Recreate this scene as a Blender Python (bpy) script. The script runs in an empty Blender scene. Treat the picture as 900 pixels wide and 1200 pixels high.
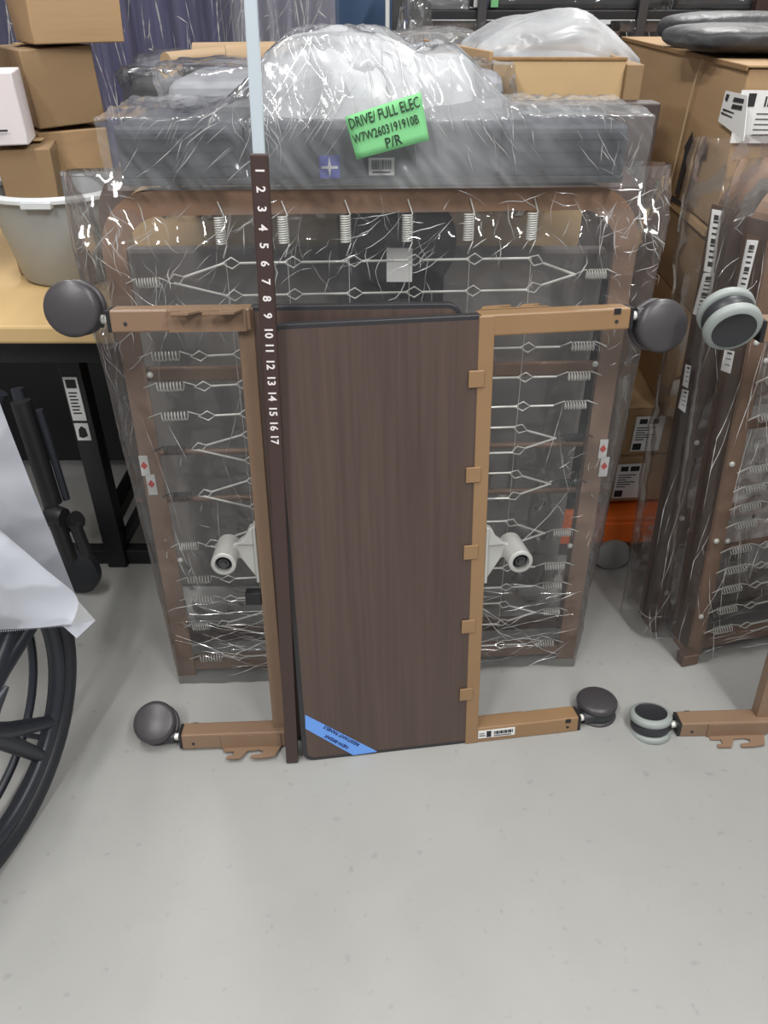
import bpy, bmesh, math, random
from mathutils import Vector, Matrix, noise
from math import sin, cos, pi, radians as R
random.seed(7)
SC = bpy.context.scene
COL = SC.collection
# ---------------------------------------------------------------- camera, world, light, exposure
TH = R(34.0); FOC = 901.0; CH = 1.33
cam = bpy.data.cameras.new('camera'); cam.sensor_fit = 'VERTICAL'; cam.sensor_height = 36; cam.lens = FOC/1200*36
camo = bpy.data.objects.new('camera', cam); COL.objects.link(camo)
camo.location = (0, 0, CH); camo.rotation_euler = (pi/2-TH, 0, 0); cam.clip_start = .02
SC.camera = camo
SC.view_settings.view_transform = 'Standard'; SC.view_settings.look = 'None'
SC.view_settings.gamma = 1; SC.view_settings.use_curve_mapping = False
SC.view_settings.exposure = 0.0
SC.cycles.transparent_max_bounces = 32
SC.cycles.max_bounces = 6
w = bpy.data.worlds.new('world'); SC.world = w; w.use_nodes = True
w.node_tree.nodes['Background'].inputs[0].default_value = (.92, .95, 1, 1)
w.node_tree.nodes['Background'].inputs[1].default_value = .27
def area(loc, sx, sy, power, rot=(0, 0, 0), color=(1, .985, .965)):
    l = bpy.data.lights.new('ceiling_strip_light', 'AREA'); l.shape = 'RECTANGLE'; l.size = sx; l.size_y = sy
    l.energy = power; l.color = color
    o = bpy.data.objects.new('ceiling_strip_light', l); COL.objects.link(o); o.location = loc; o.rotation_euler = rot
for (lx, ly, p) in ((-1.0, -1.0, 62), (1.2, -1.0, 66), (-.9, .9, 34), (1.1, .9, 36), (-1.5, 3.8, 60), (1.3, 3.8, 70)):
    area((lx, ly, 3.1), .16, 1.3, p)
# ---------------------------------------------------------------- camera-model helpers: pixel -> point on a world plane
O = Vector((0, 0, CH))
def ray(px, py):
    v = (py-600)/FOC
    return Vector(((px-450)/FOC, cos(TH)-v*sin(TH), -(sin(TH)+v*cos(TH))))
def flo(px, py, z=0):
    r = ray(px, py); return O+r*((z-CH)/r.z)
def dep(px, py, d):
    r = ray(px, py); return O+r*(d/r.y)
def on(root, px, py, y=0):
    """pixel -> local (x, z) on the plane local y of a root"""
    M = root.matrix_basis.inverted(); o = M@O; d = M.to_3x3()@ray(px, py)
    p = o+d*((y-o.y)/d.y); return p.x, p.z
# ---------------------------------------------------------------- materials
def lin(c):
    return tuple(((x/255)/12.92 if x/255 <= .04045 else ((x/255+.055)/1.055)**2.4) for x in c)+(1,)
MATS = {}
def mat(name, c, rough=.5, metal=0, var=0, vscale=(8, 8, 8), bump=0, bscale=(60, 60, 60), spec=.5, coat=0):
    m = bpy.data.materials.new(name); m.use_nodes = True; nt = m.node_tree; n = nt.nodes; L = nt.links
    b = n['Principled BSDF']; b.inputs['Base Color'].default_value = lin(c); b.inputs['Roughness'].default_value = rough
    b.inputs['Metallic'].default_value = metal; b.inputs['Specular IOR Level'].default_value = spec
    b.inputs['Coat Weight'].default_value = coat
    tc = n.new('ShaderNodeTexCoord')
    def nz(s, detail=4):
        mp = n.new('ShaderNodeMapping'); mp.inputs['Scale'].default_value = s; L.new(tc.outputs['Object'], mp.inputs[0])
        t = n.new('ShaderNodeTexNoise'); t.inputs['Scale'].default_value = 1; t.inputs['Detail'].default_value = detail
        L.new(mp.outputs[0], t.inputs['Vector']); return t
    if var:
        t = nz(vscale); r = n.new('ShaderNodeMapRange'); r.inputs[1].default_value = .3; r.inputs[2].default_value = .7
        r.inputs[3].default_value = 1-var; r.inputs[4].default_value = 1+var
        L.new(t.outputs['Fac'], r.inputs[0]); h = n.new('ShaderNodeVectorMath'); h.operation = 'SCALE'
        h.inputs[0].default_value = lin(c)[:3]; L.new(r.outputs[0], h.inputs['Scale']); L.new(h.outputs[0], b.inputs['Base Color'])
    if bump:
        t = nz(bscale); bp = n.new('ShaderNodeBump'); bp.inputs['Strength'].default_value = bump; bp.inputs['Distance'].default_value = .01
        L.new(t.outputs['Fac'], bp.inputs['Height']); L.new(bp.outputs[0], b.inputs['Normal'])
    MATS[name] = m; return m
def film(name, milk=.05, tint=(1, 1, 1), gloss=1.0, bscale=14, bstr=.7, stretch=(1, 1, .35), rough=.09, milkvar=0, mc=(.9, .92, .95)):
    m = bpy.data.materials.new(name); m.use_nodes = True; nt = m.node_tree; n = nt.nodes; L = nt.links
    n.remove(n['Principled BSDF']); out = n['Material Output']
    tc = n.new('ShaderNodeTexCoord'); mp = n.new('ShaderNodeMapping'); mp.inputs['Scale'].default_value = [bscale*s for s in stretch]
    L.new(tc.outputs['Object'], mp.inputs[0])
    t = n.new('ShaderNodeTexNoise'); t.noise_type = 'RIDGED_MULTIFRACTAL'; t.inputs['Scale'].default_value = 1; t.inputs['Detail'].default_value = 3
    t.inputs['Distortion'].default_value = .8
    L.new(mp.outputs[0], t.inputs['Vector'])
    bp = n.new('ShaderNodeBump'); bp.inputs['Strength'].default_value = bstr; bp.inputs['Distance'].default_value = .006
    cr = n.new('ShaderNodeMapRange'); cr.inputs[1].default_value = .45; cr.inputs[2].default_value = 1.6; L.new(t.outputs['Fac'], cr.inputs[0])
    L.new(cr.outputs[0], bp.inputs['Height'])
    fr = n.new('ShaderNodeFresnel'); fr.inputs['IOR'].default_value = 1.5; L.new(bp.outputs[0], fr.inputs['Normal'])
    mm = n.new('ShaderNodeMath'); mm.operation = 'MULTIPLY_ADD'; mm.inputs[1].default_value = gloss; mm.inputs[2].default_value = .0; mm.use_clamp = True
    L.new(fr.outputs[0], mm.inputs[0])
    tr = n.new('ShaderNodeBsdfTransparent'); tr.inputs[0].default_value = tint+(1,)
    gl = n.new('ShaderNodeBsdfGlossy'); gl.inputs['Roughness'].default_value = rough; L.new(bp.outputs[0], gl.inputs['Normal'])
    gl.inputs[0].default_value = (.95, .95, .95, 1)
    df = n.new('ShaderNodeBsdfDiffuse'); df.inputs[0].default_value = mc+(1,); L.new(bp.outputs[0], df.inputs['Normal'])
    m1 = n.new('ShaderNodeMixShader'); m1.inputs[0].default_value = milk
    if milkvar:
        t2 = n.new('ShaderNodeTexNoise'); t2.inputs['Scale'].default_value = 5; t2.inputs['Detail'].default_value = 5; L.new(mp.outputs[0], t2.inputs['Vector'])
        t2.inputs['Scale'].default_value = .5
        r = n.new('ShaderNodeMapRange'); r.inputs[1].default_value = .35; r.inputs[2].default_value = .7
        r.inputs[3].default_value = max(0, milk-milkvar); r.inputs[4].default_value = milk+milkvar
        L.new(t2.outputs['Fac'], r.inputs[0]); L.new(r.outputs[0], m1.inputs[0])
    L.new(tr.outputs[0], m1.inputs[1]); L.new(df.outputs[0], m1.inputs[2])
    m2 = n.new('ShaderNodeMixShader'); L.new(mm.outputs[0], m2.inputs[0]); L.new(m1.outputs[0], m2.inputs[1]); L.new(gl.outputs[0], m2.inputs[2])
    L.new(m2.outputs[0], out.inputs['Surface']); MATS[name] = m; return m
mat('gold', (145, 115, 83), .42, var=.05, bump=.05)
mat('gold_b', (134, 109, 88), .42, var=.05, bump=.05)
mat('rail', (138, 110, 90), .45, var=.06)
mat('rail_dark', (96, 76, 66), .5, var=.06)
mat('rod', (132, 102, 82), .4)
mat('tube', (66, 50, 47), .38, var=.05)
mat('chrome', (226, 238, 246), .25, .45)
mat('zinc', (236, 236, 230), .35, .15)
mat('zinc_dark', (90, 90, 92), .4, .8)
mat('cast', (190, 190, 186), .45, .4, var=.06, bump=.1)
mat('black', (34, 34, 37), .45)
mat('edging', (50, 49, 52), .4)
mat('caster', (66, 63, 66), .38, bump=.03)
mat('caster_dark', (48, 49, 53), .42)
mat('ringgrey', (150, 157, 154), .5)
mat('white', (226, 226, 224), .6)
mat('print', (40, 40, 42), .7)
mat('numwhite', (228, 222, 222), .6)
mat('red', (205, 62, 52), .6)
mat('green', (122, 196, 132), .75, var=.02)
mat('ink', (30, 48, 36), .7)
mat('blue', (58, 70, 176), .6)
mat('tapeblue', (108, 160, 238), .55)
mat('navy', (26, 40, 96), .6)
mat('foam', (72, 75, 82), .7, var=.06, vscale=(20, 20, 20))
mat('foam_light', (158, 160, 166), .7, var=.05)
mat('foam_dark', (66, 67, 70), .65, var=.06)
mat('bagblack', (50, 50, 52), .5, bump=.4, bscale=(25, 25, 25))
mat('darkbehind', (112, 106, 102), .6, var=.15, vscale=(10, 10, 1.5))
mat('card', (168, 138, 102), .8, var=.06, vscale=(3, 3, 14), bump=.08, bscale=(20, 20, 90))
mat('card_dark', (146, 120, 88), .8, var=.06, vscale=(3, 3, 14), bump=.08)
mat('card_in', (196, 166, 124), .8, var=.04)
mat('card_edge', (140, 108, 72), .85, var=.1, vscale=(60, 60, 60))
mat('whitebox', (222, 214, 216), .6, var=.02)
mat('tubgrey', (158, 162, 164), .45, var=.03)
mat('tubrim', (206, 210, 212), .4)
mat('tabletop', (202, 172, 122), .6, var=.08, vscale=(5, 2, 5))
mat('orange', (226, 104, 28), .4, var=.04)
mat('wheelgrey', (150, 150, 148), .5)
mat('wall', (214, 216, 216), .8, var=.02)
mat('doorblue', (88, 116, 150), .6, var=.03)
mat('curtain', (112, 112, 150), .85, var=.1, vscale=(30, 4, 2))
mat('curtain_grey', (168, 168, 184), .85, var=.08, vscale=(30, 4, 2))
mat('string', (206, 184, 150), .8)
mat('darkwood', (72, 62, 58), .55, var=.1, vscale=(2, 2, 30))
mat('tan_tube', (176, 150, 118), .6)
mat('rubber', (38, 40, 46), .5, bump=.05)
mat('rimdark', (44, 47, 55), .38)
film('film', .04, bscale=15, bstr=1.0, stretch=(1, 1, .45), gloss=.75, rough=.05)
film('film_brown', .03, bscale=16, bstr=1.0, gloss=.6, stretch=(1, 1, .25), mc=(.8, .76, .74), rough=.1)
film('milky', .13, bscale=6, bstr=.6, stretch=(1, .5, .8), gloss=.8, milkvar=.12, rough=.15)
film('milky_thick', .42, bscale=9, bstr=.7, stretch=(1, 1, 1), gloss=.7, milkvar=.12, rough=.25)
film('fold_glint', .42, bscale=30, bstr=.5, gloss=2.0, rough=.12, mc=(.95, .95, .95))  # whitish plastic for crease strands, highlight brightness put into the colour
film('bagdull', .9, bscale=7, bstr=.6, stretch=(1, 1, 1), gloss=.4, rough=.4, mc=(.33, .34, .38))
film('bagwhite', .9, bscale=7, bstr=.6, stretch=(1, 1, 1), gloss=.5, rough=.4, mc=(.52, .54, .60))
def wood():
    m = mat('laminate', (88, 70, 61), .45); n = m.node_tree.nodes; L = m.node_tree.links; b = n['Principled BSDF']
    tc = n.new('ShaderNodeTexCoord'); mp = n.new('ShaderNodeMapping'); mp.inputs['Scale'].default_value = (95, 95, 2.4); L.new(tc.outputs['Object'], mp.inputs[0])
    t = n.new('ShaderNodeTexNoise'); t.inputs['Scale'].default_value = 1; t.inputs['Detail'].default_value = 7; t.inputs['Distortion'].default_value = .6; L.new(mp.outputs[0], t.inputs['Vector'])
    mp2 = n.new('ShaderNodeMapping'); mp2.inputs['Scale'].default_value = (7, 7, .6); L.new(tc.outputs['Object'], mp2.inputs[0])
    t2 = n.new('ShaderNodeTexNoise'); t2.inputs['Scale'].default_value = 1; t2.inputs['Detail'].default_value = 3; L.new(mp2.outputs[0], t2.inputs['Vector'])
    a = n.new('ShaderNodeMath'); a.operation = 'MULTIPLY_ADD'; a.inputs[1].default_value = .55; L.new(t2.outputs['Fac'], a.inputs[0])
    mu = n.new('ShaderNodeMath'); mu.operation = 'MULTIPLY'; mu.inputs[1].default_value = .5; L.new(t.outputs['Fac'], mu.inputs[0]); L.new(mu.outputs[0], a.inputs[2])
    r = n.new('ShaderNodeValToRGB'); L.new(a.outputs[0], r.inputs[0])
    r.color_ramp.elements[0].position = .34; r.color_ramp.elements[0].color = lin((72, 58, 52))
    r.color_ramp.elements[1].position = .72; r.color_ramp.elements[1].color = lin((92, 76, 69)); L.new(r.outputs[0], b.inputs['Base Color'])
wood()
def floormat():
    m = mat('floor', (190, 190, 186), .42, bump=.02, bscale=(3, 3, 3)); n = m.node_tree.nodes; L = m.node_tree.links; b = n['Principled BSDF']
    tc = n.new('ShaderNodeTexCoord')
    def N(s, d, lo, hi, a, bb):
        t = n.new('ShaderNodeTexNoise'); t.inputs['Scale'].default_value = s; t.inputs['Detail'].default_value = d; L.new(tc.outputs['Object'], t.inputs['Vector'])
        r = n.new('ShaderNodeMapRange'); r.inputs[1].default_value = lo; r.inputs[2].default_value = hi; r.inputs[3].default_value = a; r.inputs[4].default_value = bb
        L.new(t.outputs['Fac'], r.inputs[0]); return r
    r1 = N(1.6, 6, .3, .7, .93, 1.05); r2 = N(38, 2, .66, .74, 1, .86); r3 = N(11, 4, .4, .7, 1.0, .97)
    x = n.new('ShaderNodeMath'); x.operation = 'MULTIPLY'; L.new(r1.outputs[0], x.inputs[0]); L.new(r2.outputs[0], x.inputs[1])
    y = n.new('ShaderNodeMath'); y.operation = 'MULTIPLY'; L.new(x.outputs[0], y.inputs[0]); L.new(r3.outputs[0], y.inputs[1])
    h = n.new('ShaderNodeVectorMath'); h.operation = 'SCALE'; h.inputs[0].default_value = lin((158, 158, 155))[:3]; L.new(y.outputs[0], h.inputs['Scale']); L.new(h.outputs[0], b.inputs['Base Color'])
floormat()
# ---------------------------------------------------------------- object helpers
def tag(o, label=None, cat=None, group=None, kind=None):
    if label: o['label'] = label
    if cat: o['category'] = cat
    if group: o['group'] = group
    if kind: o['kind'] = kind
    return o
def thing(name, label, cat, loc=(0, 0, 0), rot=(0, 0, 0), group=None):
    o = bpy.data.objects.new(name, None); COL.objects.link(o); o.empty_display_size = .05
    o.location = loc; o.rotation_euler = rot; return tag(o, label, cat, group)
class MB:
    def __init__(s): s.bm = bmesh.new()
    def box(s, x0, x1, y0, y1, z0, z1, M=None):
        vs = [s.bm.verts.new((M@Vector(p)) if M else p) for p in ((x0, y0, z0), (x1, y0, z0), (x1, y1, z0), (x0, y1, z0), (x0, y0, z1), (x1, y0, z1), (x1, y1, z1), (x0, y1, z1))]
        for f in ((3, 2, 1, 0), (4, 5, 6, 7), (0, 1, 5, 4), (1, 2, 6, 5), (2, 3, 7, 6), (3, 0, 4, 7)): s.bm.faces.new([vs[i] for i in f])
        return s
    def tube(s, pts, r, seg=8, closed=False, cap=True):
        pts = [Vector(p) for p in pts]; n = len(pts); rings = []
        T = []
        for i in range(n):
            if closed: t = pts[(i+1) % n]-pts[i-1]
            else: t = pts[min(i+1, n-1)]-pts[max(i-1, 0)]
            T.append(t.normalized() if t.length > 1e-9 else Vector((0, 0, 1)))
        ref = Vector((0, 0, 1)) if abs(T[0].z) < .9 else Vector((1, 0, 0))
        a = T[0].cross(ref).normalized()
        for i in range(n):
            a = (a-T[i]*a.dot(T[i])).normalized(); b = T[i].cross(a)
            rr = r[i] if isinstance(r, (list, tuple)) else r
            rings.append([s.bm.verts.new(pts[i]+a*cos(2*pi*k/seg)*rr+b*sin(2*pi*k/seg)*rr) for k in range(seg)])
        for i in range(n if closed else n-1):
            q = rings[(i+1) % n]
            for k in range(seg): s.bm.faces.new((rings[i][k], rings[i][(k+1) % seg], q[(k+1) % seg], q[k]))
        if cap and not closed: s.bm.faces.new(rings[0][::-1]); s.bm.faces.new(rings[-1])
        return s
    def lathe(s, prof, seg=32, M=None):
        """prof: list of (r, h) about local z"""
        rings = []
        for r, h in prof:
            if r < 1e-6: v = Vector((0, 0, h)); rings.append([s.bm.verts.new(M@v if M else v)])
            else:
                rings.append([s.bm.verts.new((M@Vector((r*cos(2*pi*k/seg), r*sin(2*pi*k/seg), h))) if M else (r*cos(2*pi*k/seg), r*sin(2*pi*k/seg), h)) for k in range(seg)])
        for A, B in zip(rings, rings[1:]):
            for k in range(seg):
                k2 = (k+1) % seg
                if len(A) == 1 and len(B) == 1: continue
                if len(A) == 1: s.bm.faces.new((A[0], B[k2], B[k]))
                elif len(B) == 1: s.bm.faces.new((A[k], A[k2], B[0]))
                else: s.bm.faces.new((A[k], A[k2], B[k2], B[k]))
        return s
    def prism(s, poly, y0, y1, M=None):
        """poly in local xz extruded along y"""
        f = lambda x, y, z: s.bm.verts.new((M@Vector((x, y, z))) if M else (x, y, z))
        a = [f(x, y0, z) for x, z in poly]; b = [f(x, y1, z) for x, z in poly]; n = len(poly)
        s.bm.faces.new(a); s.bm.faces.new(b[::-1])
        for i in range(n): s.bm.faces.new((a[i], b[i], b[(i+1) % n], a[(i+1) % n]))
        return s
    def grid(s, fn, nu, nv, closeu=False):
        V = [[s.bm.verts.new(fn(i/nu, j/nv)) for j in range(nv+1)] for i in range(nu if closeu else nu+1)]
        for i in range(nu):
            i2 = (i+1) % nu if closeu else i+1
            for j in range(nv): s.bm.faces.new((V[i][j], V[i2][j], V[i2][j+1], V[i][j+1]))
        return s
    def build(s, name, m, parent=None, bevel=0, smooth=None, seg=2, M=None, norm=True):
        me = bpy.data.meshes.new(name)
        if norm: bmesh.ops.recalc_face_normals(s.bm, faces=s.bm.faces)
        if smooth is not None:
            for f in s.bm.faces: f.smooth = True
        s.bm.to_mesh(me); s.bm.free()
        if smooth is not None and smooth < 179:
            me.set_sharp_from_angle(angle=R(smooth))
        me.materials.append(MATS[m])
        o = bpy.data.objects.new(name, me); COL.objects.link(o); o.parent = parent
        if M is not None: o.matrix_basis = M
        if bevel:
            b = o.modifiers.new('b', 'BEVEL'); b.width = bevel; b.segments = seg; b.limit_method = 'ANGLE'; b.angle_limit = R(40)
        return o
def box(name, m, parent, x0, x1, y0, y1, z0, z1, bevel=.002, M=None):
    return MB().box(x0, x1, y0, y1, z0, z1).build(name, m, parent, bevel, M=M)
def text(name, s, size, m, parent, M, align='CENTER', squash=1, bold=0):
    cu = bpy.data.curves.new(name, 'FONT'); cu.body = s; cu.size = size; cu.align_x = align; cu.align_y = 'CENTER'; cu.extrude = .0002; cu.offset = bold; cu.resolution_u = 2
    t = bpy.data.objects.new('t', cu); COL.objects.link(t)
    bpy.context.view_layer.update()
    me = bpy.data.meshes.new_from_object(t.evaluated_get(bpy.context.evaluated_depsgraph_get())); bpy.data.objects.remove(t)
    me.materials.clear(); me.materials.append(MATS[m]); me.name = name
    o = bpy.data.objects.new(name, me); COL.objects.link(o); o.parent = parent
    o.matrix_basis = M@Matrix.Diagonal((squash, 1, 1, 1)); return o
def T(x, y, z): return Matrix.Translation((x, y, z))
def RX(a): return Matrix.Rotation(R(a), 4, 'X')
def RY(a): return Matrix.Rotation(R(a), 4, 'Y')
def RZ(a): return Matrix.Rotation(R(a), 4, 'Z')
def copy_tree(o, parent=None):
    c = o.copy(); COL.objects.link(c); c.parent = parent
    for ch in list(o.children): copy_tree(ch, c)
    return c
def nz(x, y, z, s): return noise.noise(Vector((x*s, y*s, z*s)))
def ridge(x, y, z, s): return 1-abs(noise.noise(Vector((x*s, y*s, z*s))))*2
# ---------------------------------------------------------------- the setting
f_ = MB().box(-4, 4, -2.5, 7, -.05, 0).build('floor', 'floor'); tag(f_, kind='structure')
c_ = MB().box(-4, 4, -2.5, 7, 3.2, 3.25).build('ceiling', 'wall'); tag(c_, kind='structure')
w_ = MB().box(-4, 4, 6.0, 6.1, 0, 3.2).build('wall_back', 'wall'); tag(w_, kind='structure')
# ---------------------------------------------------------------- casters and bed ends
def caster(parent, loc, swivel, trail, ring='caster', hub='caster', side=1, look=None):
    """stem along +x from loc, axle turned by swivel about x, wheels trailing"""
    M = T(*loc)@RX(swivel)
    c = MB().tube([(0, 0, 0), (.022, 0, 0)], .0075, 12).build('caster', 'zinc', parent, smooth=30, M=M)
    if look: c['label'] = look
    cx = .052; r = .0445
    hood = MB()
    hood.tube([(.012, 0, 0), (.034, 0, 0)], .0135, 14)
    hood.lathe([(0, -.011), (r*.86, -.011), (r*.93, -.006), (r*.93, .006), (r*.86, .011), (0, .011)], 28, T(cx, 0, -trail)@RX(90))
    hood.build('hood', 'caster_dark', c, smooth=40)
    for sgn in (-1, 1):
        Mw = T(cx, sgn*.0115, -trail)@RX(90 if sgn < 0 else -90)
        if ring == hub:
            wl = MB().lathe([(0, .0165), (r*.8, .0160), (r*.93, .013), (r, .0085), (r, .002), (r*.95, 0), (0, 0)], 36).build('wheel', hub, c, smooth=50, M=Mw)
        else:
            wl = MB().lathe([(r*.76, .0165), (r*.93, .0150), (r, .0105), (r, .003), (r*.94, 0), (0, 0)], 36).build('wheel', ring, c, smooth=50, M=Mw)
            MB().lathe([(0, .0155), (r*.70, .0155), (r*.76, .0175), (r*.77, .006), (0, .006)], 36).build('wheel', hub, c, smooth=50, M=Mw)
    return c
def beam(root, z0, z1, x0, x1, m):
    return MB().box(x0, x1, 0, .040, z0, z1).build('leg_beam', m, root, .003)
def hook_poly(s=1):
    return [(0, 0), (.012, .030), (.034, .034), (.062, .034), (.060, .026), (.040, .023), (.036, .015), (.046, .010), (.070, .012), (.084, .034), (.112, .034), (.110, .025), (.098, .024), (.098, .013), (.120, .012), (.120, 0)]
def bed_end(name, label, loc, yaw, lean, m, ring='caster', clips=True, L=.25, H=.906, swt=0, swb=90, trt=.02, trb=.02, hub='caster', zsh=0, hooks=True, gear=True, roll=0, gface=-1):
    root = thing(name, label, 'bed end', loc)
    root.rotation_mode = 'ZXY'
    root.matrix_basis = T(*loc)@RZ(yaw)@RX(lean)@RY(roll)
    PW = .345
    def rr(x0, x1, z0, z1, r, inset=0):      # rounded on the -x side
        pts = []
        for (cx, cz, a0) in ((x0+r, z0+r, 180), (x0+r, z1-r, 90)):
            seg = [(cx+r*cos(R(a0+s*(90 if a0 == 180 else 90)/8)), cz+r*sin(R(a0+s*90/8))) for s in range(9)]
            pts.append(seg)
        a, b = pts
        return a+[(x1, z0), (x1, z1)]+b
    # panel core and edging
    MB().prism(rr(-PW+.010, .003, .010, H-.008, .016), .0005, .0235).build('panel', 'laminate', root)
    outer = rr(-PW, .003, 0, H, .026)
    eb = MB().prism(outer, .002, .0225); eb.build('edging', 'edging', root, .0015)
    MB().box(0, .027, -.001, .026, .0, H-.002).build('upright', m, root, .002)
    beam(root, 0, .038, .0, L, m); beam(root, H-.036, H, .003, L+.01, m)
    for z, xx in ((.019, L), (H-.018, L+.01)):
        MB().box(xx, xx+.006, .001, .039, z-.0175, z+.0175).box(xx-.03, xx-.018, -.0012, .0, z+.008, z+.0182).build('end_cap', 'black', root, .001)
        MB().lathe([(0, 0), (.0032, 0), (.0032, .0008), (0, .0008)], 12, T(xx-.024, 0, z-.004)@RX(90)).build('hole', 'print', root)
        MB().lathe([(0, 0), (.0032, 0), (.0032, .0008), (0, .0008)], 12, T(xx-.024, .04, z-.004)@RX(-90)).build('hole', 'print', root)
    if clips:
        for py in (.80, .625, .468, .302, .135):
            MB().box(-.0155, .012, -.004, -.0005, py-.015, py+.015).build('clip', m, root, .002)
    if hooks:
        for z in (.0, H-.003):
            Mh = T(.01 if z < .1 else .012, .040, z)
            poly = hook_poly()
            o = MB()
            pl = [(x, y) for x, y in poly]
            a = [o.bm.verts.new(Mh@Vector((x, y, 0))) for x, y in pl]; b = [o.bm.verts.new(Mh@Vector((x, y, .003))) for x, y in pl]
            o.bm.faces.new(a); o.bm.faces.new(b[::-1]); n = len(pl)
            for i in range(n): o.bm.faces.new((a[i], b[i], b[(i+1) % n], a[(i+1) % n]))
            o.box(.01, .135, .040, .0425, z if z < .1 else z-.033, (z if z < .1 else z-.033)+.036)
            o.build('hook_plate', m, root)
    if gear:
        g = MB()
        g.box(.027, .033, .0, .028, .395, .515)
        g.prism([(.033, .40), (.033, .505), (.048, .492), (.062, .478), (.072, .474), (.072, .446), (.060, .444)], .008, .018)
        g.prism([(.033, .475), (.033, .512), (.040, .508), (.050, .488), (.066, .476)], .002, .024)
        gb = g.build('gearbox', 'cast', root, .002)
        Mg = T(.086, .0135-gface*.032, .456)@RX(90*(-gface))
        MB().lathe([(.0, 0), (.020, 0), (.023, .002), (.023, .078), (.020, .080), (.016, .080), (.0155, .068), (0, .068)], 28, Mg).build('gear_housing', 'cast', gb, smooth=40)
        MB().lathe([(0, .068), (.010, .068), (.010, .076), (.006, .076), (.006, .083), (0, .083)], 12, Mg).build('drive_bolt', 'zinc_dark', gb, smooth=40)
        MB().lathe([(.0, .068), (.0155, .068), (.0155, .069), (0, .069)], 20, Mg).build('housing_bore', 'print', gb)
    caster(root, (L+.016, .02, H-.018), swt, trt, ring, hub)
    caster(root, (L+.006, .02, .019), swb, trb, ring, hub)
    return root
pa = flo(545, 872)
BA = bed_end('bed_end', 'dark walnut laminate bed end standing upright in front, five gold clips along its edge', pa, 7.9, -8.4, 'gold', swt=-8, trt=.018, swb=-88, trb=-.026)
# sticker in the panel corner
def pt(root, px, py, y): x, z = on(root, px, py, y); return Vector((x, y, z))
st = MB(); q = [pt(BA, *p, -.0005) for p in ((357.5, 838), (442, 881), (414, 885), (358, 854))]
a = [st.bm.verts.new(v) for v in q]; b = [st.bm.verts.new(v+Vector((0, .001, 0))) for v in q]
st.bm.faces.new(a); st.bm.faces.new(b[::-1])
for i in range(4): st.bm.faces.new((a[i], a[(i+1) % 4], b[(i+1) % 4], b[i]))
sto = st.build('corner_sticker', 'tapeblue', BA); sto['label'] = 'bright blue diagonal sticker with upside-down dark lettering'
c1, c2 = on(BA, 361, 846), on(BA, 424, 879)
ang = math.degrees(math.atan2(c1[1]-c2[1], c1[0]-c2[0]))
def ontxt(px, py, s, size, mt, parent, ang, y=-.0012, squash=1, bold=0, root=None, name='lettering'):
    x, z = on(root, px, py, y); return text(name, s, size, mt, parent, T(x, y, z)@RX(90)@RZ(ang), squash=squash, bold=bold)
ontxt(400.5, 862.5, 'RESISTANT PANELS', .0108, 'navy', sto, ang, root=BA, bold=.0002, squash=.98)
ontxt(394.5, 869.2, 'NEW-BREAK', .0108, 'navy', sto, ang, root=BA, bold=.0002)
# barcode label on the lower beam of the near bed end
lb = MB().box(.028, .108, -.0012, 0, .012, .032).build('barcode_label', 'white', BA); lb['label'] = 'small white barcode sticker on the lower beam'
lm = MB(); x = .046
lm.box(.030, .043, -.0018, -.0012, .018, .020).box(.030, .041, -.0018, -.0012, .024, .0255).box(.046, .056, -.0018, -.0012, .014, .030)
for k in range(14): lm.box(.062+k*.003, .0635+k*.003+.0006*(k % 3), -.0018, -.0012, .020, .028)
lm.box(.062, .100, -.0018, -.0012, .015, .017); lm.build('barcode_print', 'print', lb)
# bed end B, turned round
pb = flo(333, 882); LB = 0.235
BB = bed_end('bed_end', 'bed end showing its inner side, legs and casters pointing left, by the numbered tube', (pb.x+.002, pb.y+.052, 0), 180+2.5, 8.4, 'gold_b', clips=False, gface=1, L=.218, H=.914, swt=188, trt=.018, swb=48, trb=-.028)
BB['group'] = 'bed ends stood on their sides'; BA['group'] = 'bed ends stood on their sides'
lt = MB().box(.027, .058, .006, .028, .345, .372).build('latch_block', 'black', BB, .002)
# bed end C at the right edge
pc = flo(893, 862)
BC = bed_end('bed_end', 'bed end cut off by the right edge, with grey-tyred casters', (pc.x+.012, pc.y+.04, 0), 180+1, 4.5, 'gold_b', ring='ringgrey', hub='caster_dark', clips=False, L=.192, swt=155, trt=.022, swb=102, trb=-.006, gear=False, roll=1.3)
BC['group'] = 'bed ends stood on their sides'
# ---------------------------------------------------------------- numbered tube
pt0 = flo(343, 888)
NT = thing('telescopic_pole', 'telescopic pole, dark brown tube with white numbers and a bright steel inner tube', 'pole')
NT.matrix_basis = T(pt0.x, pt0.y-.004, 0)@RZ(4)@RX(-6.5)
xt, zt = on(NT, 303, 180, -.012)
NT.matrix_basis = NT.matrix_basis@RY(0)
tilt = math.degrees(math.atan2(xt, zt))
NT.matrix_basis = T(pt0.x, pt0.y-.004, 0)@RZ(4)@RX(-6.5)@RY(tilt)
_, zt = on(NT, 303, 180, -.012)
MB().box(-.0125, .0125, -.012, .012, 0, zt).build('outer_tube', 'tube', NT, .0025)
MB().box(-.0085, .0085, -.008, .008, zt-.05, zt+.62).build('inner_tube', 'chrome', NT, .002)
for i, y in enumerate((200, 222, 245, 267, 288, 309, 330, 350, 370, 390, 408, 427, 446, 464, 482, 499, 515)):
    _, z = on(NT, 310, y, -.012)
    text('number', str(i+1), .0175, 'numwhite', NT, T(0, -.0124, z)@RX(90)@RZ(-90), bold=.0004)
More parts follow.
